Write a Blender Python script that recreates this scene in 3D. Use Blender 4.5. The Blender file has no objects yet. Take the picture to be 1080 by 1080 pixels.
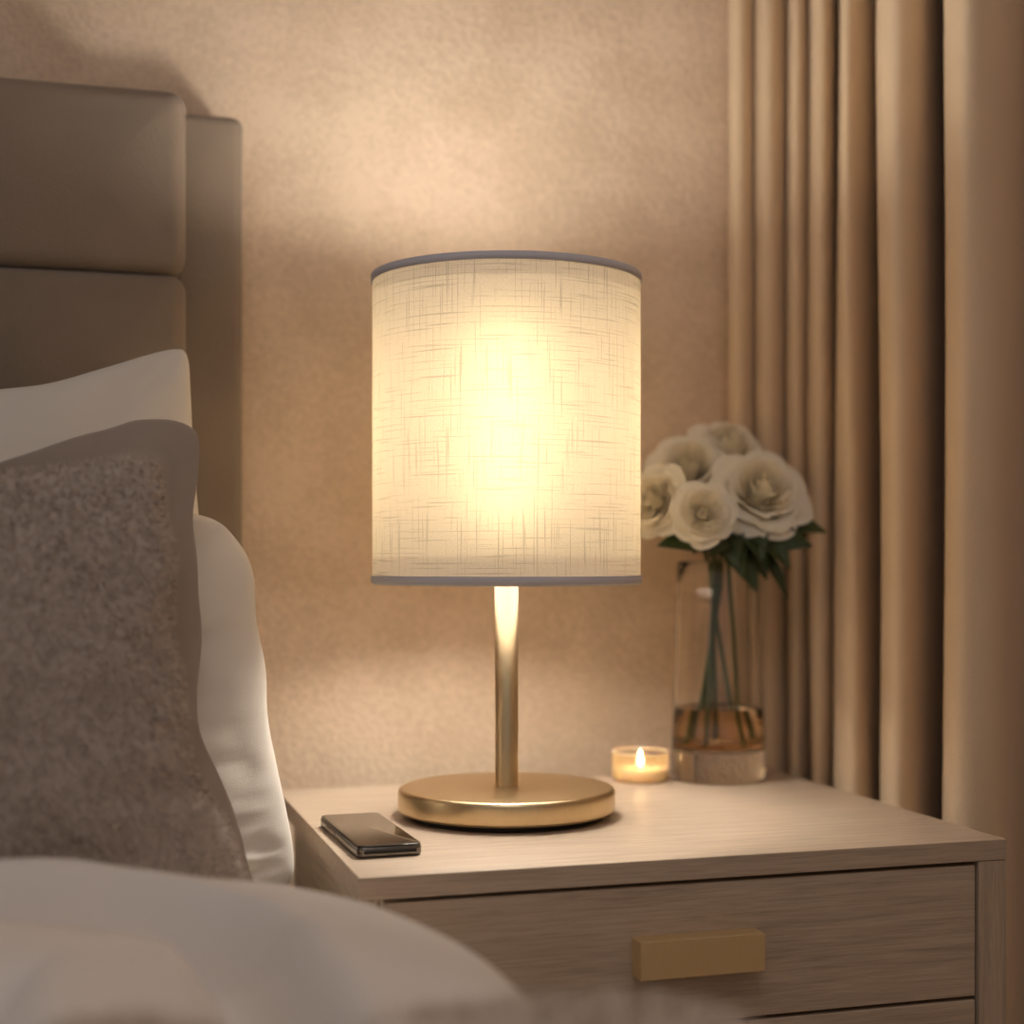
import bpy, bmesh, math, random
from mathutils import Vector, Matrix, noise

# ------------------------------------------------------------------ units
# All numbers below are in scene units; one unit is S metres.  Floor = FZ.
S = 1.4
FZ = 0.1214
scene = bpy.context.scene
col = scene.collection


def W(p):
    return Vector((p[0] * S, p[1] * S, (p[2] - FZ) * S))


# ------------------------------------------------------------------ camera
cam_d = bpy.data.cameras.new('camera')
cam = bpy.data.objects.new('camera', cam_d)
col.objects.link(cam)
YAW = math.radians(16.5)
cam.location = W((0, 0, .76))
cam.rotation_euler = (math.radians(90), 0, -YAW)
cam_d.sensor_width = 36
cam_d.lens = 1600 / 1080 * 36
cam_d.shift_y = 50 / 1080
cam_d.clip_start = .02
cam_d.dof.use_dof = True
cam_d.dof.focus_distance = 1.13 * S
cam_d.dof.aperture_fstop = 2.0
scene.camera = cam

# ------------------------------------------------------------------ world, light, exposure
wd = bpy.data.worlds.new('world')
scene.world = wd
wd.use_nodes = True
bg = wd.node_tree.nodes['Background']
bg.inputs['Color'].default_value = (1, .95, .95, 1)
bg.inputs['Strength'].default_value = .222

ld = bpy.data.lights.new('overhead_fill_light', 'AREA')  # added overhead disk, ambient fill only; no fitting in the room
ld.shape = 'DISK'
ld.size = 1.1
ld.energy = 9
ld.color = (1, .93, .90)
lo = bpy.data.objects.new('overhead_fill_light', ld)
lo.location = W((.05, .05, 1.93))
col.objects.link(lo)
lo.rotation_euler = (math.radians(12), 0, 0)

scene.view_settings.view_transform = 'Standard'
scene.view_settings.look = 'None'
scene.view_settings.exposure = 0
scene.view_settings.gamma = 1
scene.view_settings.use_curve_mapping = False
scene.cycles.sample_clamp_indirect = 4
scene.cycles.max_bounces = 14
scene.cycles.transmission_bounces = 14
scene.cycles.transparent_max_bounces = 12


# ------------------------------------------------------------------ materials
def nodes(name):
    m = bpy.data.materials.new(name)
    m.use_nodes = True
    t = m.node_tree
    return m, t, t.nodes['Principled BSDF'], t.nodes['Material Output']


def N(t, kind, **kw):
    n = t.nodes.new(kind)
    for k, v in kw.items():
        if hasattr(n, k):
            setattr(n, k, v)
        else:
            n.inputs[k].default_value = v
    return n


def coords(t, scale=(1, 1, 1), out='Object'):
    tc = N(t, 'ShaderNodeTexCoord')
    mp = N(t, 'ShaderNodeMapping')
    mp.inputs['Scale'].default_value = scale
    t.links.new(tc.outputs[out], mp.inputs['Vector'])
    return mp.outputs['Vector']


def ramp(t, fac, stops):
    r = N(t, 'ShaderNodeValToRGB')
    e = r.color_ramp.elements
    while len(e) < len(stops):
        e.new(.5)
    for el, (p, c) in zip(e, stops):
        el.position = p
        el.color = (*c, 1)
    t.links.new(fac, r.inputs['Fac'])
    return r.outputs['Color']


def bump(t, b, height, strength, dist=.002):
    n = N(t, 'ShaderNodeBump')
    n.inputs['Strength'].default_value = strength
    n.inputs['Distance'].default_value = dist
    t.links.new(height, n.inputs['Height'])
    t.links.new(n.outputs['Normal'], b.inputs['Normal'])


def noise_tex(t, vec, scale, detail=3, rough=.5):
    n = N(t, 'ShaderNodeTexNoise')
    n.inputs['Scale'].default_value = scale
    n.inputs['Detail'].default_value = detail
    n.inputs['Roughness'].default_value = rough
    t.links.new(vec, n.inputs['Vector'])
    return n.outputs['Fac']


def cloth(name, c1, c2, rough=.9, sheen=.2, sc=900, weave=True, st=.35, tint=6):
    m, t, b, o = nodes(name)
    v = coords(t)
    big = noise_tex(t, v, tint, 3)
    cc = ramp(t, big, [(.3, c1), (.7, c2)])
    t.links.new(cc, b.inputs['Base Color'])
    b.inputs['Roughness'].default_value = rough
    b.inputs['Sheen Weight'].default_value = sheen
    b.inputs['Sheen Roughness'].default_value = .5
    b.inputs['Specular IOR Level'].default_value = .15
    if weave:
        v1 = coords(t, (sc, sc, sc * .25))
        v2 = coords(t, (sc * .25, sc * .25, sc))
        a = noise_tex(t, v1, 1, 2)
        c = noise_tex(t, v2, 1, 2)
        ad = N(t, 'ShaderNodeMath', operation='ADD')
        t.links.new(a, ad.inputs[0])
        t.links.new(c, ad.inputs[1])
        h = ad.outputs[0]
    else:
        h = noise_tex(t, v, sc, 4, .7)
    bump(t, b, h, st, .0015)
    return m


def simple(name, c, rough=.5, metal=0, spec=.5):
    m, t, b, o = nodes(name)
    n = noise_tex(t, coords(t), 60, 3)
    c2 = tuple(x * .9 for x in c)
    t.links.new(ramp(t, n, [(.35, c2), (.65, c)]), b.inputs['Base Color'])
    b.inputs['Roughness'].default_value = rough
    b.inputs['Metallic'].default_value = metal
    b.inputs['Specular IOR Level'].default_value = spec
    return m


M = {}
# wall: mottled, slightly pebbled wall covering
m, t, b, o = nodes('wallcovering')
v = coords(t)
f1 = noise_tex(t, v, 125, 4, .6)
f2 = noise_tex(t, v, 9, 3)
mx = N(t, 'ShaderNodeMath', operation='ADD')
t.links.new(f1, mx.inputs[0]); t.links.new(f2, mx.inputs[1])
hf = N(t, 'ShaderNodeMath', operation='MULTIPLY'); hf.inputs[1].default_value = .5
t.links.new(mx.outputs[0], hf.inputs[0])
t.links.new(ramp(t, hf.outputs[0], [(.41, (.715, .54, .38)), (.59, (.845, .655, .48))]), b.inputs['Base Color'])
b.inputs['Roughness'].default_value = .8
b.inputs['Specular IOR Level'].default_value = .2
bump(t, b, f1, .75, .004)
M['wall'] = m


M['ceiling'] = simple('ceiling_paint', (.6, .54, .48), .9)


def wood(name, axis):
    m, t, b, o = nodes(name)
    s = [120, 120, 120]
    s[axis] = 6
    v = coords(t, s)
    g = noise_tex(t, v, 1, 4, .65)
    s2 = [480, 480, 480]
    s2[axis] = 26
    g2 = noise_tex(t, coords(t, s2), 1, 2, .6)
    ad = N(t, 'ShaderNodeMath', operation='MULTIPLY_ADD')
    ad.inputs[1].default_value = .62
    t.links.new(g2, ad.inputs[0]); t.links.new(g, ad.inputs[2])
    t.links.new(ramp(t, ad.outputs[0], [(.55, (.41, .315, .23)), (.78, (.52, .40, .295)), (1., (.595, .47, .355))]),
                b.inputs['Base Color'])
    b.inputs['Roughness'].default_value = .42
    b.inputs['Specular IOR Level'].default_value = .4
    bump(t, b, ad.outputs[0], .25, .001)
    return m


M['wood'] = wood('limed_oak', 0)
M['wood_y'] = wood('limed_oak_side', 1)
M['wood_z'] = wood('limed_oak_upright', 2)
M['dark'] = simple('dark_felt', (.02, .016, .013), .9)
M['floor'] = wood('floorboards', 1)
M['headboard'] = cloth('headboard_linen', (.235, .18, .135), (.285, .22, .165), sc=700, st=.5)
M['curtain'] = cloth('curtain_linen', (.74, .56, .37), (.80, .61, .41), sc=650, st=.45, tint=3)
M['white'] = cloth('white_cotton', (.74, .68, .61), (.80, .74, .67), sc=1100, st=.12, sheen=.1)
M['duvet'] = cloth('duvet_cotton', (.83, .765, .71), (.86, .795, .74), sc=1000, st=.12, sheen=.1)
M['taupe'] = cloth('taupe_velour', (.40, .325, .265), (.48, .39, .325), sc=900, st=.6, weave=False, sheen=.35, tint=14)
M['plush'] = cloth('plush_pile', (.52, .43, .37), (.56, .47, .405), sc=800, st=.7, weave=False, sheen=.3, tint=30)
M['fibre'] = cloth('plush_fibre', (.44, .36, .30), (.68, .57, .485), sc=300, st=0, weave=False, sheen=.3, tint=420)
M['fur'] = cloth('faux_fur', (.68, .57, .47), (.78, .68, .58), sc=300, st=.3, weave=False, sheen=.3, tint=40)


def brass(name, c, r, mt=1):
    m, t, b, o = nodes(name)
    n = noise_tex(t, coords(t, (400, 400, 60)), 1, 2)
    t.links.new(ramp(t, n, [(.3, tuple(x * .95 for x in c)), (.7, c)]), b.inputs['Base Color'])
    b.inputs['Metallic'].default_value = mt
    b.inputs['Roughness'].default_value = r
    return m


M['brass'] = brass('satin_brass', (.70, .545, .325), .34)
M['handle'] = brass('brushed_brass', (.78, .58, .31), .38, .5)

# lampshade linen: lets some light through, with slubs in the weave
m, t, b, o = nodes('lampshade_linen')
t.nodes.remove(b)


def slub(su, sv, th):
    n = noise_tex(t, coords(t, (su, sv, 1), 'UV'), 1, 2, .5)
    mr = N(t, 'ShaderNodeMapRange')
    mr.inputs['From Min'].default_value = th
    mr.inputs['From Max'].default_value = th + .07
    t.links.new(n, mr.inputs['Value'])
    return mr.outputs['Result']


a1 = slub(11, 560, .585)
a2 = slub(560, 11, .585)
mxs = N(t, 'ShaderNodeMath', operation='MAXIMUM')
t.links.new(a1, mxs.inputs[0]); t.links.new(a2, mxs.inputs[1])
w1 = noise_tex(t, coords(t, (300, 1500, 1), 'UV'), 1, 2)
w2 = noise_tex(t, coords(t, (1500, 300, 1), 'UV'), 1, 2)
wv = N(t, 'ShaderNodeMath', operation='ADD')
t.links.new(w1, wv.inputs[0]); t.links.new(w2, wv.inputs[1])
wr = N(t, 'ShaderNodeMapRange')
wr.inputs['From Min'].default_value = .7; wr.inputs['From Max'].default_value = 1.3
wr.inputs['To Min'].default_value = .90; wr.inputs['To Max'].default_value = 1.08
t.links.new(wv.outputs[0], wr.inputs['Value'])
dk = N(t, 'ShaderNodeMapRange')
dk.inputs['To Min'].default_value = 1; dk.inputs['To Max'].default_value = .70
t.links.new(mxs.outputs[0], dk.inputs['Value'])
thr = N(t, 'ShaderNodeMath', operation='MULTIPLY')
t.links.new(wr.outputs['Result'], thr.inputs[0]); t.links.new(dk.outputs['Result'], thr.inputs[1])


def scaled(colr):
    mm = N(t, 'ShaderNodeVectorMath', operation='SCALE')
    mm.inputs[0].default_value = colr
    t.links.new(thr.outputs[0], mm.inputs['Scale'])
    return mm.outputs['Vector']


df = N(t, 'ShaderNodeBsdfDiffuse')
t.links.new(scaled((.50, .475, .47)), df.inputs['Color'])
tr = N(t, 'ShaderNodeBsdfTranslucent')
t.links.new(scaled((.045, .0335, .0195)), tr.inputs['Color'])
rf = N(t, 'ShaderNodeBsdfRefraction')
rf.inputs['IOR'].default_value = 1.5
rf.inputs['Roughness'].default_value = .85
t.links.new(scaled((.0075, .0057, .003)), rf.inputs['Color'])
s1 = N(t, 'ShaderNodeAddShader'); s2 = N(t, 'ShaderNodeAddShader')
t.links.new(df.outputs[0], s1.inputs[0]); t.links.new(tr.outputs[0], s1.inputs[1])
t.links.new(s1.outputs[0], s2.inputs[0]); t.links.new(rf.outputs[0], s2.inputs[1])
t.links.new(s2.outputs[0], o.inputs['Surface'])
M['shade'] = m
M['trim'] = cloth('shade_binding', (.60, .58, .62), (.68, .655, .69), sc=900, st=.2, sheen=0)
m, t, b, o = nodes('folded_hem')
hd = N(t, 'ShaderNodeBsdfDiffuse'); hd.inputs['Color'].default_value = (.5, .48, .46, 1)
ht = N(t, 'ShaderNodeBsdfTranslucent'); ht.inputs['Color'].default_value = (.74, .70, .68, 1)
ha = N(t, 'ShaderNodeAddShader')
t.links.new(hd.outputs[0], ha.inputs[0]); t.links.new(ht.outputs[0], ha.inputs[1])
hp = N(t, 'ShaderNodeBsdfTransparent')
hm = N(t, 'ShaderNodeMixShader'); hm.inputs[0].default_value = .45
t.links.new(hp.outputs[0], hm.inputs[1]); t.links.new(ha.outputs[0], hm.inputs[2])
t.links.new(hm.outputs[0], o.inputs['Surface'])
M['hem'] = m
M['lining'] = simple('shade_lining', (.8, .76, .72), .6)


def emit(name, c, st):
    m, t, b, o = nodes(name)
    b.inputs['Base Color'].default_value = (*c, 1)
    b.inputs['Emission Color'].default_value = (*c, 1)
    b.inputs['Emission Strength'].default_value = st
    return m


M['bulb'] = emit('lit_bulb', (1, .945, .84), 136)
M['flame'] = emit('candle_flame', (1, .66, .30), 55)


def glass(name, c, r=0., ior=1.45, tint=None, dens=0):
    m, t, b, o = nodes(name)
    b.inputs['Base Color'].default_value = (*c, 1)
    b.inputs['Roughness'].default_value = r
    b.inputs['IOR'].default_value = ior
    b.inputs['Transmission Weight'].default_value = 1
    if dens:
        va = N(t, 'ShaderNodeVolumeAbsorption')
        va.inputs['Color'].default_value = (*tint, 1)
        va.inputs['Density'].default_value = dens
        t.links.new(va.outputs[0], o.inputs['Volume'])
    return m


M['glass'] = glass('clear_glass', (.98, .975, .96))
M['water'] = glass('refraction_tinted_water', (1, .97, .9), ior=1.33, tint=(.84, .56, .12), dens=13)  # amber colour painted in for wood and dark tones refracted by the water
m, t, b, o = nodes('frosted_candle_glass')
t.nodes.remove(b)
tp = N(t, 'ShaderNodeBsdfTransparent'); tp.inputs['Color'].default_value = (1, .9, .76, 1)
tl = N(t, 'ShaderNodeBsdfTranslucent'); tl.inputs['Color'].default_value = (1, .84, .62, 1)
gl = N(t, 'ShaderNodeBsdfGlossy'); gl.inputs['Roughness'].default_value = .1
m1 = N(t, 'ShaderNodeMixShader'); m1.inputs[0].default_value = .42
m2 = N(t, 'ShaderNodeMixShader'); m2.inputs[0].default_value = .08
t.links.new(tp.outputs[0], m1.inputs[1]); t.links.new(tl.outputs[0], m1.inputs[2])
t.links.new(m1.outputs[0], m2.inputs[1]); t.links.new(gl.outputs[0], m2.inputs[2])
t.links.new(m2.outputs[0], o.inputs['Surface'])
M['wax_glass'] = m
m, t, b, o = nodes('candle_wax')
b.inputs['Base Color'].default_value = (.9, .74, .52, 1)
b.inputs['Subsurface Weight'].default_value = 1
b.inputs['Subsurface Radius'].default_value = (.02, .012, .006)
b.inputs['Roughness'].default_value = .5
M['wax'] = m

m, t, b, o = nodes('rose_petal')
v = coords(t)
n = noise_tex(t, v, 45, 3)
t.links.new(ramp(t, n, [(.3, (.95, .89, .76)), (.7, (.97, .93, .84))]), b.inputs['Base Color'])
b.inputs['Roughness'].default_value = .6
b.inputs['Specular IOR Level'].default_value = .2
tl = N(t, 'ShaderNodeBsdfTranslucent')
tl.inputs['Color'].default_value = (.95, .86, .66, 1)
ms = N(t, 'ShaderNodeMixShader')
ms.inputs[0].default_value = .28
t.links.new(b.outputs[0], ms.inputs[1]); t.links.new(tl.outputs[0], ms.inputs[2])
t.links.new(ms.outputs[0], o.inputs['Surface'])
M['petal'] = m
M['leaf'] = simple('rose_leaf', (.035, .06, .018), .45)
M['stem'] = simple('rose_stem', (.09, .12, .035), .5)
M['phone_metal'] = simple('phone_frame', (.22, .20, .18), .25, 1)
M['phone_glass'] = simple('phone_screen', (.010, .0085, .0075), .06, 0, .45)
M['black'] = simple('black_slot', (.008, .007, .006), .5)
M['wick'] = simple('burnt_wick', (.03, .02, .015), .9)


# ------------------------------------------------------------------ mesh building
class G:
    """verts / faces in absolute scene units"""
    def __init__(s):
        s.v = []; s.f = []; s.uv = None

    def grid(s, rows, close_u=False, close_v=False):
        o = len(s.v); nr = len(rows); nc = len(rows[0])
        for r in rows:
            s.v.extend(r)
        for i in range(nr if close_v else nr - 1):
            for j in range(nc if close_u else nc - 1):
                a = o + i * nc + j; b_ = o + i * nc + (j + 1) % nc
                i2 = (i + 1) % nr
                s.f.append((a, b_, o + i2 * nc + (j + 1) % nc, o + i2 * nc + j))
        return o

    def lathe(s, prof, c, n=64):
        """prof: (r, z) from bottom to top (absolute z); r=0 ends close"""
        rows = []
        for r, z in prof:
            rows.append([(c[0] + max(r, 1e-5) * math.cos(2 * math.pi * k / n), c[1] + max(r, 1e-5) * math.sin(2 * math.pi * k / n), z) for k in range(n)])
        s.grid(rows, close_u=True)

    def tube(s, pts, rad, n=10, cap=True):
        pts = [Vector(p) for p in pts]
        rads = rad if isinstance(rad, (list, tuple)) else [rad] * len(pts)
        rows = []
        ref = None
        for i, p in enumerate(pts):
            d = (pts[min(i + 1, len(pts) - 1)] - pts[max(i - 1, 0)]).normalized()
            if ref is None:
                ref = d.orthogonal().normalized()
            ref = (ref - d * ref.dot(d)).normalized()
            q = d.cross(ref)
            rows.append([tuple(p + (ref * math.cos(2 * math.pi * k / n) + q * math.sin(2 * math.pi * k / n)) * rads[i]) for k in range(n)])
        o = s.grid(rows, close_u=True)
        if cap:
            s.f.append(tuple(o + k for k in range(n))[::-1])
            s.f.append(tuple(o + (len(pts) - 1) * n + k for k in range(n)))

    def box(s, x0, x1, y0, y1, z0, z1):
        o = len(s.v)
        s.v += [(x, y, z) for z in (z0, z1) for y in (y0, y1) for x in (x0, x1)]
        s.f += [tuple(o + i for i in q) for q in ((0, 2, 3, 1), (4, 5, 7, 6), (0, 1, 5, 4), (2, 6, 7, 3), (0, 4, 6, 2), (1, 3, 7, 5))]

    def prism(s, outline, z0, z1, edge=0):
        """closed outline (x,y) extruded, with a small rounded edge"""
        n = len(outline)
        cx = sum(p[0] for p in outline) / n; cy = sum(p[1] for p in outline) / n
        def ring(inset, z):
            out = []
            for i, p in enumerate(outline):
                a = Vector(outline[i - 1]); c = Vector(outline[(i + 1) % n])
                d = (c - a).normalized(); nn = Vector((-d.y, d.x))
                out.append((p[0] + nn.x * inset, p[1] + nn.y * inset, z))
            return out
        rows = []
        if edge:
            for k in range(4):
                a = math.pi / 2 * k / 3
                rows.append(ring(edge * (1 - math.sin(a)), z0 + edge * (1 - math.cos(a))))
            for k in range(4):
                a = math.pi / 2 * k / 3
                rows.append(ring(edge * (1 - math.cos(a)), z1 - edge * (1 - math.sin(a))))
        else:
            rows = [ring(0, z0), ring(0, z1)]
        o = s.grid(rows, close_u=True)
        s.f.append(tuple(o + k for k in range(n))[::-1])
        s.f.append(tuple(o + (len(rows) - 1) * n + k for k in range(n)))


def obj(name, g, mat, base, parent=None, smooth=True, bevel=0, solid=0, sub=0):
    me = bpy.data.meshes.new(name)
    b0 = Vector(base)
    me.from_pydata([tuple((Vector(v) - b0) * S) for v in g.v], [], g.f)
    if g.uv:
        l = me.uv_layers.new(name='UVMap')
        for p in me.polygons:
            for li, vi in zip(p.loop_indices, p.vertices):
                l.data[li].uv = g.uv(Vector(g.v[vi]), p, me, vi)
    if not g.uv:
        bm = bmesh.new(); bm.from_mesh(me)
        bmesh.ops.recalc_face_normals(bm, faces=bm.faces)
        bm.to_mesh(me); bm.free()
    me.materials.append(mat)
    if smooth:
        me.polygons.foreach_set('use_smooth', [True] * len(me.polygons))
    me.update()
    ob = bpy.data.objects.new(name, me)
    col.objects.link(ob)
    if parent:
        ob.parent = parent
    else:
        ob.location = W(base)
    if solid:
        md = ob.modifiers.new('thickness', 'SOLIDIFY'); md.thickness = solid * S; md.offset = 0
    if bevel:
        md = ob.modifiers.new('edge', 'BEVEL'); md.width = bevel * S; md.segments = 3; md.limit_method = 'ANGLE'
        md.harden_normals = True
        md.angle_limit = math.radians(40)
    if sub:
        md = ob.modifiers.new('smooth', 'SUBSURF'); md.levels = sub; md.render_levels = sub
    return ob


def tag(o, label=None, cat=None, group=None, kind=None):
    if label: o['label'] = label
    if cat: o['category'] = cat
    if group: o['group'] = group
    if kind: o['kind'] = kind
    return o


def thing(name, label, cat, base, group=None):
    o = bpy.data.objects.new(name, None)
    o.empty_display_size = .05
    col.objects.link(o)
    o.location = W(base)
    return tag(o, label, cat, group)


def boxo(name, b6, mat, base, parent=None, bevel=.0008):
    g = G(); g.box(*b6)
    return obj(name, g, mat, base, parent, True, bevel)


def sstep(a, b_, x):
    x = min(1, max(0, (x - a) / (b_ - a)))
    return x * x * (3 - 2 * x)


def nz(x, y, z=0):
    return noise.noise(Vector((x, y, z)))


# ------------------------------------------------------------------ room
X0, X1, Y0, Y1, ZC = -1.7, .95, -1.25, 1.45, 1.98
for nm, b6, mt in (('floor', (X0, X1 + .1, Y0, Y1 + .1, FZ - .05, FZ), M['floor']),
                   ('wall_back', (X0, X1 + .1, Y1, Y1 + .1, FZ, ZC), M['wall']),
                   ('wall_right', (X1, X1 + .1, Y0, Y1, FZ, ZC), M['wall']),
                   ('ceiling', (X0, X1 + .1, Y0, Y1 + .1, ZC, ZC + .05), M['ceiling'])):
    g = G(); g.box(*b6)
    tag(obj(nm, g, mt, (0, 0, FZ), None, False), kind='structure')

# ------------------------------------------------------------------ curtain
# plan of the pleats: (bearing, y) of left edge, front bulge and back of every fold
def plan(bear, y):
    xc = (bear - 540) / 1600
    dx, dy = math.sin(YAW) + xc * math.cos(YAW), math.cos(YAW) - xc * math.sin(YAW)
    return (y * dx / dy, y)


ctrl = [plan(*q) for q in ((779, 1.440), (770, 1.410), (784, 1.397), (803, 1.437), (798, 1.408), (815, 1.392), (838, 1.434), (832, 1.395), (844, 1.380),
                           (861, 1.422), (856, 1.368), (870, 1.345), (890, 1.405), (884, 1.315), (905, 1.285), (940, 1.370), (930, 1.238), (960, 1.200),
                           (1008, 1.315), (997, 1.158), (1026, 1.118), (1058, 1.135), (1078, 1.24), (1082, 1.33))]


def cr(P, tt):
    i = min(int(tt), len(P) - 2); f = tt - i
    p0 = P[max(i - 1, 0)]; p1 = P[i]; p2 = P[i + 1]; p3 = P[min(i + 2, len(P) - 1)]
    out = []
    for a, b_, c, d in zip(p0, p1, p2, p3):
        out.append(.5 * (2 * b_ + (c - a) * f + (2 * a - 5 * b_ + 4 * c - d) * f * f + (3 * b_ - a - 3 * c + d) * f ** 3))
    return out


def curtain_pt(tt, z):
    p = Vector(cr(ctrl, tt))
    p.x += .006 * nz(tt * .9, z * 1.6, 1) * sstep(4, 9, tt)
    p.y += .006 * nz(tt * .9, z * 1.6, 8) * sstep(4, 9, tt)
    return p


g = G()
NT = 300
rows = []
for k in range(36):
    z = FZ + .004 + (ZC - .02 - FZ) * k / 35
    r = []
    for j in range(NT):
        tt = .0 + (len(ctrl) - 1.001) * j / (NT - 1)
        p = curtain_pt(tt, z)
        r.append((p.x, min(p.y, 1.443), z))
    rows.append(r)
g.grid(rows)
c = obj('curtain', g, M['curtain'], (.72, 1.3, FZ), None, True, 0, .0025)
tag(c, 'floor-length beige linen curtain hanging in deep pleats right of the nightstand', 'curtain')

# ------------------------------------------------------------------ nightstand
NX0, NX1, NY0, NY1, NT_ = .187, .680, .987, 1.385, .55
base = (.436, 1.186, FZ)
ns = thing('nightstand', 'pale limed-oak nightstand with drawers and brass handles beside the bed', 'nightstand', base)
boxo('top', (NX0, NX1, NY0, NY1, .5345, NT_), M['wood'], base, ns, .0008)
boxo('side_panel', (.203, .2215, NY0 + .022, NY1, .16, .5342), M['wood_y'], base, ns)
boxo('side_panel', (.6565, NX1, NY0 + .0005, NY1, .16, .5342), M['wood_z'], base, ns)
boxo('back_panel', (.2215, .6565, NY1 - .01, NY1, .16, .5342), M['dark'], base, ns)
boxo('bottom_panel', (.2215, .6565, NY0 + .03, NY1 - .01, .16, .172), M['wood'], base, ns)
boxo('plinth', (.215, .668, NY0 + .03, NY1 - .03, FZ, .16), M['wood'], base, ns)
boxo('rail', (.2215, .6565, NY0 + .03, NY0 + .045, .425, .5342), M['dark'], base, ns)
for k, (z0, z1) in enumerate(((.4335, .5315), (.332, .4305), (.176, .329))):
    d = boxo('drawer', (.2055, .6548, NY0 + .003, NY0 + .021, z0, z1), M['wood'], base, ns, .0008)
    h = G()
    cx, cz = .4275, (z0 + z1) / 2 + .001
    if k == 2: cz = z1 - .05
    h.box(cx - .047, cx + .047, NY0 - .0135, NY0 - .0095, cz - .0135, cz + .0135)
    ho = obj('handle', h, M['handle'], base, d, True, .0008)
    h = G()
    h.box(cx - .047, cx + .047, NY0 - .0097, NY0 + .0031, cz + .0095, cz + .0135)
    h.box(cx - .047, cx - .043, NY0 - .0097, NY0 + .0031, cz - .0135, cz + .0097)
    h.box(cx + .043, cx + .047, NY0 - .0097, NY0 + .0031, cz - .0135, cz + .0097)
    obj('handle_return', h, M['handle'], base, d, True, .0006)

# ------------------------------------------------------------------ table lamp
LX, LY = .349, 1.194
base = (LX, LY, NT_)
lp = thing('table_lamp', 'lit table lamp with white linen drum shade on a satin brass base', 'lamp', base)
g = G()
z0 = NT_ + .0045
R = .0888
prof = [(0, z0), (R - .0035, z0), (R - .001, z0 + .0007), (R, z0 + .003), (R, z0 + .0155)]
for k in range(1, 6):
    a = math.pi / 2 * k / 5
    prof.append((R - .004 + .004 * math.cos(a), z0 + .0155 + .004 * math.sin(a)))
prof += [(R * .7, z0 + .0197), (.03, z0 + .0199), (0, z0 + .02)]
g.lathe(prof, base, 96)
obj('base', g, M['brass'], base, lp)
g = G(); g.lathe([(0, NT_), (R - .009, NT_), (R - .009, z0 + .001), (0, z0 + .001)], base, 64)
obj('foot_pad', g, M['dark'], base, lp, False)
g = G()
PR = .0096
g.lathe([(PR, z0 + .0195), (PR, .7485), (PR - .001, .7495), (0, .7495)], base, 40)
obj('stem', g, M['brass'], base, lp)
SZ0, SZ1, SR = .741, .991, .1095
g = G()
rows = []
for k in range(25):
    z = SZ0 + .001 + (SZ1 - SZ0 - .002) * k / 24
    rows.append([(LX + SR * math.cos(2 * math.pi * j / 128), LY + SR * math.sin(2 * math.pi * j / 128), z) for j in range(129)])
g.grid(rows)
shade_uv = lambda v, p, me, vi: ((vi % 129) / 128 * 2 * math.pi * SR * S, (v.z - SZ0) * S)
g.uv = shade_uv
sh = obj('lampshade', g, M['shade'], base, lp)
for za, zb in ((SZ0, SZ0 + .006), (SZ1 - .006, SZ1)):
    g = G()
    r0, r1 = SR - .0012, SR + .0012
    g.lathe([(r0, za), (r1, za), (r1, zb), (r0, zb), (r0, za)], base, 128)
    obj('trim', g, M['trim'], base, sh, True, 0)
for za, zb in ((SZ0 + .001, SZ0 + .0225), (SZ1 - .018, SZ1 - .001)):
    g = G()
    g.lathe([(SR - .0016, za), (SR - .0016, zb)], base, 128)
    obj('hem', g, M['hem'], base, sh)
g = G()
g.lathe([(SR - .0022, SZ0 - .0014), (SR - .0006, SZ0 - .0014), (SR - .0006, SZ0 + .0025), (SR - .0022, SZ0 + .0025), (SR - .0022, SZ0 - .0014)], base, 128)
obj('lining_edge', g, M['lining'], base, sh, True)
# lamp holder with wire spider carrying the shade
g = G()
g.lathe([(0, .749), (.019, .749), (.0205, .751), (.0205, .774), (.019, .776), (0, .776)], base, 32)
obj('lamp_holder', g, M['lining'], base, lp)
g = G()
for k in range(3):
    a = math.radians(40 + 120 * k)
    g.tube([(LX + .02 * math.cos(a), LY + .02 * math.sin(a), .756), (LX + .06 * math.cos(a), LY + .06 * math.sin(a), .750),
            (LX + (SR - .001) * math.cos(a), LY + (SR - .001) * math.sin(a), .7445)], .0011, 6)
obj('spider', g, M['lining'], base, lp)
g = G()
bz = .776
prof = [(.010, bz - .002), (.0105, bz + .003), (.016, bz + .010), (.0205, bz + .020)]
prof += [(.0215, bz + .03 + .0305 * k) for k in range(5)]
prof += [(.0215 * math.cos(math.pi / 2 * k / 6), bz + .160 + .0215 * math.sin(math.pi / 2 * k / 6)) for k in range(7)]
g.lathe(prof, base, 24)
obj('bulb', g, M['bulb'], base, lp)

# ------------------------------------------------------------------ bed: base and headboard
base = (-.52, .9, FZ)
bed = thing('bed', 'upholstered taupe bed with channelled headboard against the wall', 'bed', base)
g = G()


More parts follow.
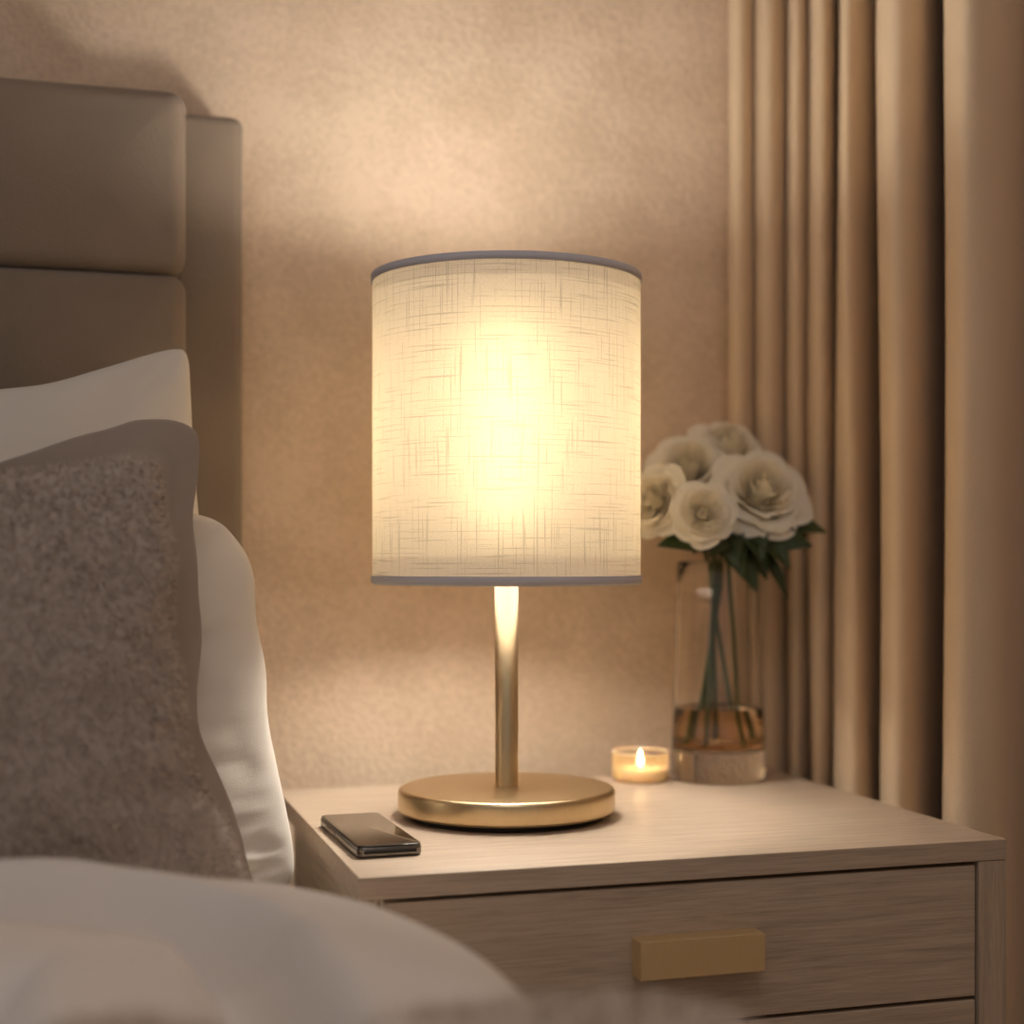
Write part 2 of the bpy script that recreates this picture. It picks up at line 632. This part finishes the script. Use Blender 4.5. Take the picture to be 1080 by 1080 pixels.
def soft_box(x0, x1, y0, y1, z0, z1, r, n=5, puff=0):
    """rounded box built as rings of a rounded rectangle in x-z, front puffed towards -y"""
    gg = G()
    def ring(ins, y):
        out = []
        rr = max(r - ins * .5, .002)
        for cx, cz, a0 in ((x1 - ins - rr, z1 - ins - rr, 0), (x0 + ins + rr, z1 - ins - rr, 90), (x0 + ins + rr, z0 + ins + rr, 180), (x1 - ins - rr, z0 + ins + rr, 270)):
            for k in range(n + 1):
                a = math.radians(a0 + 90 * k / n)
                out.append((cx + rr * math.cos(a), y, cz + rr * math.sin(a)))
        return out
    rows = [ring(0, y1), ring(0, y0 + r)]
    for k in range(1, n + 2):
        a = math.pi / 2 * k / (n + 1)
        rows.append(ring(r * (1 - math.cos(a)), y0 + r * (1 - math.sin(a))))
    lim = min(x1 - x0, z1 - z0) / 2 - .004
    for k in range(1, 7):
        f = k / 6
        rows.append(ring(r + (lim - r) * f, y0 - puff * math.sin(f * math.pi / 2)))
    o_ = gg.grid(rows, close_u=True)
    m_ = len(rows[0])
    gg.f.append(tuple(o_ + k for k in range(m_)))
    gg.f.append(tuple(o_ + (len(rows) - 1) * m_ + k for k in range(m_))[::-1])
    return gg


hb = obj('headboard', soft_box(-1.19, .157, 1.385, 1.44, FZ + .02, 1.161, .010), M['headboard'], base, bed)
for z0, z1 in ((1.0055, 1.163), (.848, 1.0045), (.6905, .847), (.533, .6895)):
    obj('headboard_panel', soft_box(-1.12, .102, 1.325, 1.388, z0, z1, .015, 6, .006), M['headboard'], base, hb)
boxo('bed_base', (-1.18, .14, -.75, 1.385, .17, .33), M['headboard'], base, bed, .01)
for x in (-1.1, .06):
    for y in (-.68, 1.2):
        g = G(); g.lathe([(0, FZ), (.018, FZ), (.022, .172), (0, .172)], (x, y), 20)
        obj('leg', g, M['dark'], base, bed)
g = G()


def rrect(x0, x1, y0, y1, r, n=14, side=26):
    out = []
    cs = ((x1 - r, y1 - r, 0), (x0 + r, y1 - r, 90), (x0 + r, y0 + r, 180), (x1 - r, y0 + r, 270))
    for i, (cx, cy, a0) in enumerate(cs):
        for k in range(n + 1):
            a = math.radians(a0 + 90 * k / n)
            out.append((cx + r * math.cos(a), cy + r * math.sin(a)))
        nx = cs[(i + 1) % 4]
        a = math.radians(a0 + 90)
        p = Vector((cx + r * math.cos(a), cy + r * math.sin(a)))
        q = Vector((nx[0] + r * math.cos(a), nx[1] + r * math.sin(a)))
        for k in range(1, side):
            out.append(tuple(p.lerp(q, k / side)))
    return out


g.prism(rrect(-1.17, .155, -.72, 1.318, .06), .33, .502, .02)
tag(obj('mattress', g, M['white'], (-.5, .3, .33)), 'white sheeted mattress on the bed under the duvet and pillows', 'mattress')


# ------------------------------------------------------------------ pillows
def pillow(name, label, mat, ctr, w, h, th, roll, lean, seed, pinch=.04, k=.08, flange=0, wr=.004, yaw=0, extra=None, n=70, power=2.6, cat='pillow', group=None):
    rot = Matrix.Rotation(math.radians(yaw), 4, 'Z') @ Matrix.Rotation(math.radians(-lean), 4, 'X') @ Matrix.Rotation(math.radians(-roll), 4, 'Y')
    C = Vector(ctr)

    def pt(u, v, s):
        mm = max(abs(u), abs(v))
        kk = k if v > 0 else k * 2
        nn = (abs(u) ** kk + abs(v) ** kk) ** (1 / kk) if mm > 0 else 1
        sc = mm / nn if mm > 0 else 1
        x = u * sc * (1 - pinch * (1 - v * v) * u * u)
        z = v * sc * (1 - pinch * (1 - u * u) * v * v)
        fl = 1 - flange / (w / 2); fh = 1 - flange / (h / 2)
        uu = min(1, abs(u) / fl); vv = min(1, abs(v) / fh)
        a = max(0, (1 - uu ** power) * (1 - vv ** power))
        t_ = th / 2 * a ** .55
        e = min(1, a * 2.5)
        q = nz(u * 2.2 + seed, v * 2.2, s) * 1.6 + .7 * nz(u * 5 + seed, v * 5, s + 3)
        # creases running in from the corners
        cr_ = math.sin((abs(u) - abs(v)) * 16 + 3 * nz(u * 2, v * 2, seed)) * sstep(.45, 1.1, abs(u) * abs(v) * 1.3) * .8
        t_ += wr * (q + cr_) * e + .0022 * (1 if flange else .4)
        edge = 1 - e
        wob = .0035 * nz(u * 4 + seed, v * 4, 9) * (1 if flange else .5)
        X, Y, Z = x * w / 2 + wob * (abs(u) > .8), -s * t_ + edge * .004 * nz(u * 3, v * 3, seed + 7), z * h / 2 + wob * (abs(v) > .8)
        if extra:
            X, Y, Z = extra(u, v, s, X, Y, Z)
        return C + rot @ Vector((X, Y, Z))

    g = G()
    us = [math.sin(math.pi / 2 * (2 * i / n - 1)) * .6 + .4 * (2 * i / n - 1) for i in range(n + 1)]
    fr = [[tuple(pt(u, v, 1)) for u in us] for v in us]
    bk = [[tuple(pt(u, v, -1)) for u in us] for v in us]
    o1 = g.grid(fr)
    o2 = len(g.v)
    g.grid([list(reversed(r)) for r in bk])
    m_ = n + 1
    # sew the edges
    A = [o1 + j for j in range(m_)] + [o1 + i * m_ + n for i in range(1, m_)] + [o1 + n * m_ + j for j in range(n - 1, -1, -1)] + [o1 + i * m_ for i in range(n - 1, 0, -1)]
    Bk = [o2 + n - j for j in range(m_)] + [o2 + i * m_ for i in range(1, m_)] + [o2 + n * m_ + n - j for j in range(n - 1, -1, -1)] + [o2 + i * m_ + n for i in range(n - 1, 0, -1)]
    L = len(A)
    for i in range(L):
        g.f.append((A[i], Bk[i], Bk[(i + 1) % L], A[(i + 1) % L]))
    bs = (ctr[0], ctr[1], min(v[2] for v in g.v))
    ob = obj(name, g, mat, bs)
    tag(ob, label, cat, group)
    return ob, g, bs


def exA(u, v, s, X, Y, Z):
    return X, Y, Z + .014 * sstep(.5, 1, u) * sstep(.2, 1, v)


pillow('pillow', 'white pillow standing highest against the headboard behind the grey cushions', M['white'],
       (-.125, 1.225, .705), .50, .364, .09, 7.5, 3, 2.3, pinch=.05, k=26, wr=.004, extra=exA, group='white bed pillows')


def exB(u, v, s, X, Y, Z):
    d = sstep(.0, .8, -v) * sstep(.3, .9, u)
    w = .006 * nz(u * 5 + v * 7, v * 9 - u * 6, 3) + .004 * nz(u * 8 - v * 5, v * 13, 5)
    return X + .009 * d + .0025 * nz(v * 3.1, u, 4) * sstep(.7, 1, u), Y - s * w * (.35 + d) * sstep(1, .85, abs(u)), Z


pillow('pillow', 'white pillow nearest the nightstand with its rounded edge past the cushions', M['white'],
       (-.068, 1.140, .636), .43, .298, .10, 5, 5, 5.1, pinch=.0, k=7, wr=.004, extra=exB, group='white bed pillows')


def exC(u, v, s, X, Y, Z):
    d = sstep(-.2, -1, v) * sstep(.4, 1, u)
    dz = .30 * min(X - .145, .008) * sstep(-.3, .8, v)
    return X + .026 * sstep(-.25, -1, v) * sstep(.3, 1, u) + .002 * math.sin(v * 8) * sstep(.8, 1, u) - .006 * (1 - v * v) * u, Y, Z + dz


pillow('cushion', 'flat dark taupe velour cushion between the plush cushion and white pillows', M['taupe'],
       (-.100, 1.078, .684), .40, .334, .070, 2.0, 6, 8.4, pinch=.012, k=22, flange=.022, wr=.004, extra=exC, cat='cushion', group='grey cushions on the bed')


def exD(u, v, s, X, Y, Z):
    d = sstep(-.15, -.8, v) * sstep(.45, 1, u)
    Z += .045 * (X - .18) * sstep(-.2, 1, v)
    X += .030 * sstep(-.15, -1, v) * sstep(.3, 1, u) + .002 * math.sin(v * 11 + 2) * sstep(.8, 1, u)
    Y += s * .005 * math.exp(-((v + .42) / .07) ** 2) * sstep(.5, .95, u)
    Y -= s * .004 * math.exp(-((v + .28) / .07) ** 2) * sstep(.5, .95, u)
    return X, Y, Z


plush, pg, pb = pillow('cushion', 'plush grey-brown cushion at the front of the row on the bed', M['plush'],
                       (-.108, .998, .662), .37, .305, .100, 5.0, 7, 12.7, pinch=.02, k=16, wr=.004, extra=exD, cat='cushion', group='grey cushions on the bed')


def fibres(faces_g, count, length, width, seed, keep, ctr, comb=(0, 0, 0)):
    random.seed(seed)
    g = G()
    quads = []
    tot = 0
    for f in faces_g.f:
        if len(f) != 4: continue
        P = [Vector(faces_g.v[i]) for i in f]
        c_ = sum(P, Vector()) / 4
        if not keep(c_): continue
        nn = (P[2] - P[0]).cross(P[3] - P[1])
        ar = nn.length / 2
        if ar < 1e-10: continue
        if nn.dot(c_ - Vector(ctr)) < 0: nn = -nn; P = [P[0], P[3], P[2], P[1]]
        tot += ar
        quads.append((P, nn.normalized(), tot))
    import bisect
    acc = [q[2] for q in quads]
    for _ in range(count):
        P, nn, _a = quads[min(bisect.bisect(acc, random.random() * tot), len(quads) - 1)]
        a, b_ = random.random(), random.random()
        p = P[0].lerp(P[1], a).lerp(P[3].lerp(P[2], a), b_)
        sw = Vector((nz(p.x * 40, p.z * 40, p.y * 40), nz(p.x * 40 + 9, p.z * 40, p.y * 40), nz(p.x * 40, p.z * 40 + 9, p.y * 40)))
        d = (nn * .75 + Vector((random.uniform(-1, 1), random.uniform(-1, 1), random.uniform(-1, 1))) * .5 + sw * .3 + Vector(comb)).normalized()
        L = length * random.uniform(.6, 1.25)
        sd = d.cross(nn)
        if sd.length < 1e-4: sd = d.orthogonal()
        sd = sd.normalized() * width
        q = p - nn * width
        bend = d * L * .55 + nn * L * .1
        o = len(g.v)
        g.v += [tuple(q - sd), tuple(q + sd), tuple(q + bend + sd * .8), tuple(q + bend - sd * .8), tuple(q + d * L)]
        g.f += [(o, o + 1, o + 2, o + 3), (o + 3, o + 2, o + 4)]
    return g


fg = fibres(pg, 60000, .0055, .00042, 3, lambda c_: c_.x > -.24 and c_.y < 1.06 and c_.z > .53, (-.098, 1.0, .65), (0, 0, -.15))
tag(obj('pile', fg, M['fibre'], pb, plush), kind='stuff')

# ------------------------------------------------------------------ duvet
DX0, DX1, DY0, DY1, DR = -1.25, .236, -.78, .985, .23


def inset(x, y):
    cx, cy = (DX0 + DX1) / 2, (DY0 + DY1) / 2
    qx, qy = abs(x - cx) - (DX1 - DX0) / 2 + DR, abs(y - cy) - (DY1 - DY0) / 2 + DR
    return -(math.hypot(max(qx, 0), max(qy, 0)) + min(max(qx, qy), 0) - DR)


def duvet_top(x, y):
    d = inset(x, y)
    f = max(0, 1 - max(d, 0) / .13)
    z = .508 + .072 * math.sqrt(max(0, 1 - f * f))
    e = sstep(0, .12, d)
    z += e * .018 * sstep(.16, -.05, x) * sstep(.5, .8, y)
    # broad folds that follow the turned-back head edge
    q = d + .018 * nz(x * 4, y * 4, 2) - .02 * x
    z += e * (-.050 * sstep(.110, .150, q) + .030 * sstep(.152, .180, q) - .034 * sstep(.240, .285, q) + .022 * sstep(.288, .325, q))
    z += e * (.010 * nz(x * 6, y * 6, 1) + .007 * nz(x * 14 + y * 4, y * 20, 3))
    return z


g = G()
rows = []
for ins, mode in ((.03, 0), (.004, 1), (0, 2)):
    r = []
    for (x, y) in rrect(DX0 + ins, DX1 - ins, DY0 + ins, DY1 - ins, DR - ins, 24, 60):
        s_ = max(sstep(.13, .19, x), 0)
        zb = .503 + (.36 - .503) * s_
        r.append((x, y, zb if mode == 0 else (zb + .006 if mode == 1 else zb + (.512 - zb) * .5)))
    rows.append(r)
for k in range(46):
    ins = .225 * (k / 45) ** 1.3
    rows.append([(x, y, duvet_top(x, y)) for (x, y) in rrect(DX0 + ins, DX1 - ins, DY0 + ins, DY1 - ins, max(DR - ins, .004), 24, 60)])
last = rrect(DX0 + .225, DX1 - .225, DY0 + .225, DY1 - .225, .005, 24, 60)
cx, cy = (DX0 + DX1) / 2, (DY0 + DY1) / 2
for k in range(1, 40):
    f = 1 - k / 40
    rows.append([(cx + (x - cx) * f, cy + (y - cy) * f, duvet_top(cx + (x - cx) * f, cy + (y - cy) * f)) for (x, y) in last])
o_ = g.grid(rows, close_u=True)
m_ = len(rows[0])
g.f.append(tuple(o_ + (len(rows) - 1) * m_ + k for k in range(m_)))
g.f.append(tuple(o_ + k for k in range(m_))[::-1])
dv = obj('duvet', g, M['duvet'], (cx, cy, .5))
tag(dv, 'pale puffy duvet spread over the bed in the foreground', 'duvet')

# ------------------------------------------------------------------ fur throw
def throw_pt(s_, v, side):
    """s_: across the bed, v: 0 far edge .. 1 near edge"""
    yb = .625 - .05 * sstep(.09, -.05, s_) + .012 * nz(s_ * 9, 0, 5)
    y = yb - .36 * v
    e = min(1, min(v, 1 - v) / .14)
    rnd = math.sqrt(max(0, 1 - (1 - e) ** 2))
    edge_x = .225
    zt = .5 * (duvet_top(min(s_, .12), y) + duvet_top(min(s_, .12), y - .06)) + .004 - .031 * sstep(.02, .10, s_)
    if s_ < edge_x:
        x, top, nx, nz_ = s_, zt, 0, 1
    else:
        a = (s_ - edge_x) / .07
        if a < math.pi / 2:
            x = edge_x + .07 * math.sin(a)
            top = zt - .07 * (1 - math.cos(a))
            nx, nz_ = math.sin(a), math.cos(a)
        else:
            x, nx, nz_ = edge_x + .07, 1, 0
            top = zt - .07 - (s_ - edge_x - .07 * math.pi / 2)
    thick = (.004 + .020 * rnd * (1 + .25 * nz(s_ * 12, v * 5, 3))) if side else 0
    return (x + nx * thick, y, top + nz_ * thick)


g = G()
NS, NV = 90, 40
ss = [-.9 + (.40 + .9) * i / NS for i in range(NS + 1)]
vs = [.5 - .5 * math.cos(math.pi * j / NV) for j in range(NV + 1)]
rows = [[throw_pt(s_, v, 1) for s_ in ss] for v in vs] + [[throw_pt(s_, v, 0) for s_ in ss] for v in reversed(vs)]
g.grid(rows, close_v=True)
n1 = NS + 1
g.f.append(tuple(i * n1 for i in range(len(rows)))); g.f.append(tuple(i * n1 + NS for i in range(len(rows)))[::-1])
tb = (-.2, .3, .57)
th_ = obj('throw_blanket', g, M['fur'], tb)
tag(th_, 'fluffy beige fur throw folded over the duvet at the bottom edge', 'blanket')
fg = fibres(g, 48000, .011, .0006, 8, lambda c_: c_.x > -.25 and c_.y > .35 and c_.z > .45, (-.2, .4, .35))
tag(obj('pile', fg, M['fur'], tb, th_), kind='stuff')

# ------------------------------------------------------------------ phone
pcx, pcy, pw, pl, pt_ = .2195, 1.119, .0475, .140, .0082
pa = math.radians(1.6)
base = (pcx, pcy, NT_)


def rr2(w, l, r, n=6):
    out = []
    for cx, cy, a0 in ((w / 2 - r, l / 2 - r, 0), (-w / 2 + r, l / 2 - r, 90), (-w / 2 + r, -l / 2 + r, 180), (w / 2 - r, -l / 2 + r, 270)):
        for k in range(n + 1):
            a = math.radians(a0 + 90 * k / n)
            qx, qy = cx + r * math.cos(a), cy + r * math.sin(a)
            out.append((pcx + qx * math.cos(pa) - qy * math.sin(pa), pcy + qx * math.sin(pa) + qy * math.cos(pa)))
    return out


ph = thing('smartphone', 'black smartphone lying flat at the front left of the nightstand', 'phone', base)
g = G(); g.prism(rr2(pw, pl, .006), NT_, NT_ + pt_, .0022)
fr_ = obj('frame', g, M['phone_metal'], base, ph)
g = G(); g.prism(rr2(pw - .0012, pl - .0012, .0055), NT_ + pt_ - .0018, NT_ + pt_ + .0006, .0007)
obj('screen', g, M['phone_glass'], base, ph)
g = G(); g.prism(rr2(pw - .001, pl - .001, .0055), NT_, NT_ + .0021, .0008)
obj('back_cover', g, M['phone_glass'], base, ph)


def turned(g):
    g.v = [(pcx + (v[0] - pcx) * math.cos(pa) - (v[1] - pcy) * math.sin(pa), pcy + (v[0] - pcx) * math.sin(pa) + (v[1] - pcy) * math.cos(pa), v[2]) for v in g.v]
    return g


g = G(); g.box(pcx - .019, pcx + .019, pcy - pl / 2 - .0002, pcy - pl / 2 + .002, NT_ + .0029, NT_ + .0056)
obj('port', turned(g), M['black'], base, ph, True, .0006)
g = G(); g.box(pcx - pw / 2 - .0005, pcx - pw / 2 + .001, pcy + .01, pcy + .04, NT_ + .003, NT_ + .0055)
obj('button', turned(g), M['phone_metal'], base, ph, True, .0004)

# ------------------------------------------------------------------ candle
cxy = (.5255, 1.345)
base = (*cxy, NT_)
cd = thing('tealight_candle', 'small lit tealight candle in a glass cup left of the vase', 'candle', base)
r = .0265
g = G(); g.lathe([(0, NT_), (r - .003, NT_), (r - .001, NT_ + .0015), (r, NT_ + .004), (r, NT_ + .0275)], cxy, 48)
obj('cup', g, M['wax_glass'], base, cd)
g = G(); g.lathe([(r - .0008, NT_ + .027), (r + .0006, NT_ + .0272), (r + .0006, NT_ + .0284), (r - .0008, NT_ + .0284), (r - .0008, NT_ + .027)], cxy, 48)
obj('rim', g, M['wax'], base, cd)
g = G(); g.lathe([(0, NT_ + .001), (r - .0035, NT_ + .001), (r - .001, NT_ + .005), (r - .001, NT_ + .0125), (r - .003, NT_ + .0115), (0, NT_ + .011)], cxy, 48)
obj('wax', g, M['wax'], base, cd)
g = G(); g.tube([(*cxy, NT_ + .0105), (cxy[0] + .0004, cxy[1], NT_ + .0145)], .0006, 6)
obj('wick', g, M['wick'], base, cd)
g = G(); zf = NT_ + .0135
g.lathe([(0, zf), (.0016, zf + .0015), (.0025, zf + .004), (.0020, zf + .0085), (.0009, zf + .0125), (0, zf + .0155)], cxy, 14)
obj('flame', g, M['flame'], base, cd)

# ------------------------------------------------------------------ vase
vx, vy = .6005, 1.334
base = (vx, vy, NT_)
vs_ = thing('vase', 'tall clear glass vase of white roses at the back of the nightstand', 'vase', base)
rb, rt, vt = .0455, .0385, .757
ri = lambda z: rb - .003 + (rt - rb) * (z - NT_) / (vt - NT_)
g = G()
prof = [(0, NT_ + .0005), (rb - .003, NT_ + .0005), (rb, NT_ + .0035)]
for k in range(1, 9):
    z = NT_ + .0035 + (vt - NT_ - .0035) * k / 8
    prof.append((ri(z) + .003, z))
prof += [(rt - .0008, vt + .001), (rt - .0022, vt + .0008), (rt - .003, vt)]
for k in range(7, 0, -1):
    z = NT_ + .030 + (vt - NT_ - .030) * k / 8
    prof.append((ri(z), z))
prof += [(ri(NT_ + .032), NT_ + .032), (ri(NT_ + .03) - .004, NT_ + .0285), (0, NT_ + .028)]
g.lathe(prof, base, 64)
obj('glass_body', g, M['glass'], base, vs_)
wz = .619
g = G()
g.lathe([(0, NT_ + .0283), (ri(NT_ + .03) - .004, NT_ + .0288), (ri(NT_ + .032) + .0003, NT_ + .0325), (ri(wz) + .0003, wz), (ri(wz) - .002, wz - .0008), (0, wz - .0008)], base, 64)
obj('water', g, M['water'], base, vs_)


# ------------------------------------------------------------------ roses
def petal_rows(R, H, ang, width, openn, curl, seed, flare=0, nu=9, nv=9):
    rows = []
    for j in range(nv):
        v = j / (nv - 1)
        r_ = []
        for i in range(nu):
            u = 2 * i / (nu - 1) - 1
            vv = v * (1 - .14 * u * u)
            # profile of the petal from the base outwards and upwards
            rad = R * (.15 + .85 * math.sin(min(vv * 1.25, 1) * math.pi / 2)) * (1 - .10 * (1 - openn) * vv)
            rad += R * openn * .45 * max(0, vv - .5) ** 1.3
            rad += flare * max(0, vv - .55) / .45
            z = H * (vv ** 1.25) - flare * .25 * max(0, vv - .7) / .3
            z -= H * curl * max(0, vv - .72) ** 1.5 * 3.2
            rad += R * curl * max(0, vv - .72) * .9
            hw = width * (.35 + .65 * math.sin(math.pi * min(.95, .12 + .62 * vv)))
            a = ang + u * hw
            rad *= 1 + .06 * nz(u * 1.5 + seed, v * 2, seed) - .05 * u * u * (1 if openn > .3 else -.6)
            z += H * .07 * nz(u * 2 + seed * 3, v * 2, 2)
            z += H * .09 * nz(u * 3.5 + seed * 1.7, v, 6) * sstep(.55, 1, v)
            rad += R * .07 * nz(u * 3 + seed * 2.3, v, 11) * sstep(.5, 1, v)
            r_.append((rad * math.cos(a), rad * math.sin(a), z))
        rows.append(r_)
    return rows


def rose(label, head, r, openn, seed, foot, direction, leaves):
    random.seed(seed)
    H = Vector(head)
    D = Vector(direction).normalized()
    base = tuple(foot)
    t_ = thing('rose', label, 'rose', base, 'white roses in the glass vase')
    q = D.to_track_quat('Z', 'Y').to_matrix().to_4x4()
    M4 = Matrix.Translation(H - D * r * .55) @ q
    g = G()
    lay = [(.12, 1.12, 3, 1.35, 0, .02), (.22, 1.11, 3, 1.15, .05, .06), (.33, 1.07, 4, .95, .10, .14), (.44, 1.01, 5, .80, .18, .24), (.56, .92, 5, .78, .28, .36),
           (.68, .81, 6, .70, .40, .5), (.80, .67, 7, .64, .5, .64), (.92, .50, 7, .62, .65, .78)]
    for li, (R_, H_, n_, wd_, op, cu) in enumerate(lay):
        a0 = random.random() * 6.28
        for k in range(n_):
            rows = petal_rows(r * R_ * random.uniform(.94, 1.06), r * 1.12 * H_ * random.uniform(.95, 1.04), a0 + 2 * math.pi * k / n_ + random.uniform(-.12, .12), wd_ * random.uniform(.9, 1.1),
                              op * openn, cu * (.4 + .6 * openn), seed + li * 7 + k, r * (.05 + .11 * min(li, 3) / 3) * random.uniform(.6, 1.3))
            g.grid([[tuple(M4 @ Vector(p)) for p in rr] for rr in rows])
    obj('bloom', g, M['petal'], base, t_, True, 0, 0, 1)
    # stem from the calyx through the vase neck to its foot
    neck = Vector((vx + (H.x - vx) * .25, vy + (H.y - vy) * .25, .775))
    st = H - D * r * .55
    foot = Vector(foot)
    mid = neck.lerp(foot, .5)
    pts = []
    P = [(st + D * r * .1)[:], (st - D * r * .25)[:], neck[:], mid[:], foot[:]]
    for i in range(33):
        pts.append(cr(P, 4 * i / 32.001))
    g = G(); g.tube(pts, .0021, 8)
    obj('stem', g, M['stem'], base, t_)
    g = G()
    g.lathe([(.0, 0), (.003, .0), (r * .2, r * .12), (r * .28, r * .22)], (0, 0), 12)
    g.v = [tuple(M4 @ (Vector(v) - Vector((0, 0, r * .06)))) for v in g.v]
    obj('calyx', g, M['stem'], base, t_)
    for (tip, wid, root) in leaves:
        Rt, Tp = Vector(root), Vector(tip)
        d = Tp - Rt
        L = d.length
        sd = d.cross(Vector((random.uniform(-.5, .3), -1, random.uniform(-.1, .7))))
        if sd.length < 1e-5: sd = Vector((1, 0, 0))
        sd.normalize()
        up = sd.cross(d).normalized()
        rows = []
        for j in range(11):
            v = j / 10
            wv = wid * math.sin(math.pi * (v ** .8)) * (1 - .25 * v) + .0006
            c_ = Rt + d * v + up * (L * .16 * math.sin(math.pi * v))
            rows.append([tuple(c_ + sd * wv * u + up * (abs(u) * wv * .35 + .0012 * nz(v * 9, u * 4, seed))) for u in (-1, -.66, -.33, 0, .33, .66, 1)])
        g = G(); g.grid(rows)
        obj('leaf', g, M['leaf'], base, t_, True, 0, .0005, 1)


F = Vector((math.sin(YAW), math.cos(YAW), 0)); Rv = Vector((math.cos(YAW), -math.sin(YAW), 0))
ctr = Vector((vx, vy, .80))
G_ = [
    ('large open white rose at the right front of the bouquet', (.626, 1.290, .825), .0385, 1.0, 11, (.628, 1.345, .585), (-.08, -.8, .48)),
    ('half-open white rose low at the front, left of the largest bloom', (.554, 1.262, .803), .0265, .7, 23, (.585, 1.322, .583), (-.25, -.85, .30)),
    ('white rose at the far left partly hidden behind the lampshade', (.519, 1.298, .814), .029, .8, 31, (.616, 1.322, .582), (-.75, -.6, .2)),
    ('white rose at the upper left of the bouquet', (.5720, 1.338, .848), .035, .85, 47, (.607, 1.352, .583), (-.35, -.75, .5)),
    ('white rose at the very top of the bouquet', (.6215, 1.352, .868), .035, .9, 53, (.592, 1.356, .584), (.05, -.75, .65)),
    ('smallest white rose behind the largest bloom by the curtain', (.648, 1.345, .846), .029, .8, 61, (.580, 1.345, .582), (.5, -.7, .5)),
]
LV = [
    [((.668, 1.272, .772), .019, (.615, 1.315, .790)), ((.640, 1.262, .750), .021, (.610, 1.310, .785)), ((.612, 1.262, .758), .019, (.612, 1.312, .790)), ((.690, 1.285, .785), .015, (.625, 1.315, .795))],
    [((.535, 1.275, .770), .020, (.590, 1.318, .787)), ((.562, 1.268, .762), .019, (.592, 1.314, .787)), ((.588, 1.266, .752), .017, (.598, 1.312, .787))],
    [((.520, 1.290, .772), .022, (.585, 1.328, .787))],
    [((.560, 1.300, .765), .018, (.597, 1.335, .79)), ((.560, 1.285, .768), .016, (.597, 1.330, .788))],
    [((.622, 1.295, .728), .016, (.607, 1.325, .785)), ((.652, 1.292, .762), .020, (.612, 1.33, .79)), ((.604, 1.285, .742), .016, (.605, 1.32, .786))],
    [((.6560, 1.300, .722), .007, (.630, 1.32, .775)), ((.694, 1.330, .782), .015, (.625, 1.335, .79)), ((.630, 1.290, .740), .018, (.607, 1.323, .79)), ((.668, 1.322, .757), .015, (.615, 1.33, .788))],
]
for (lab, hd, r, op, sd, ft, dr), lv in zip(G_, LV):
    rose(lab, hd, r, op, sd, ft, dr, lv)
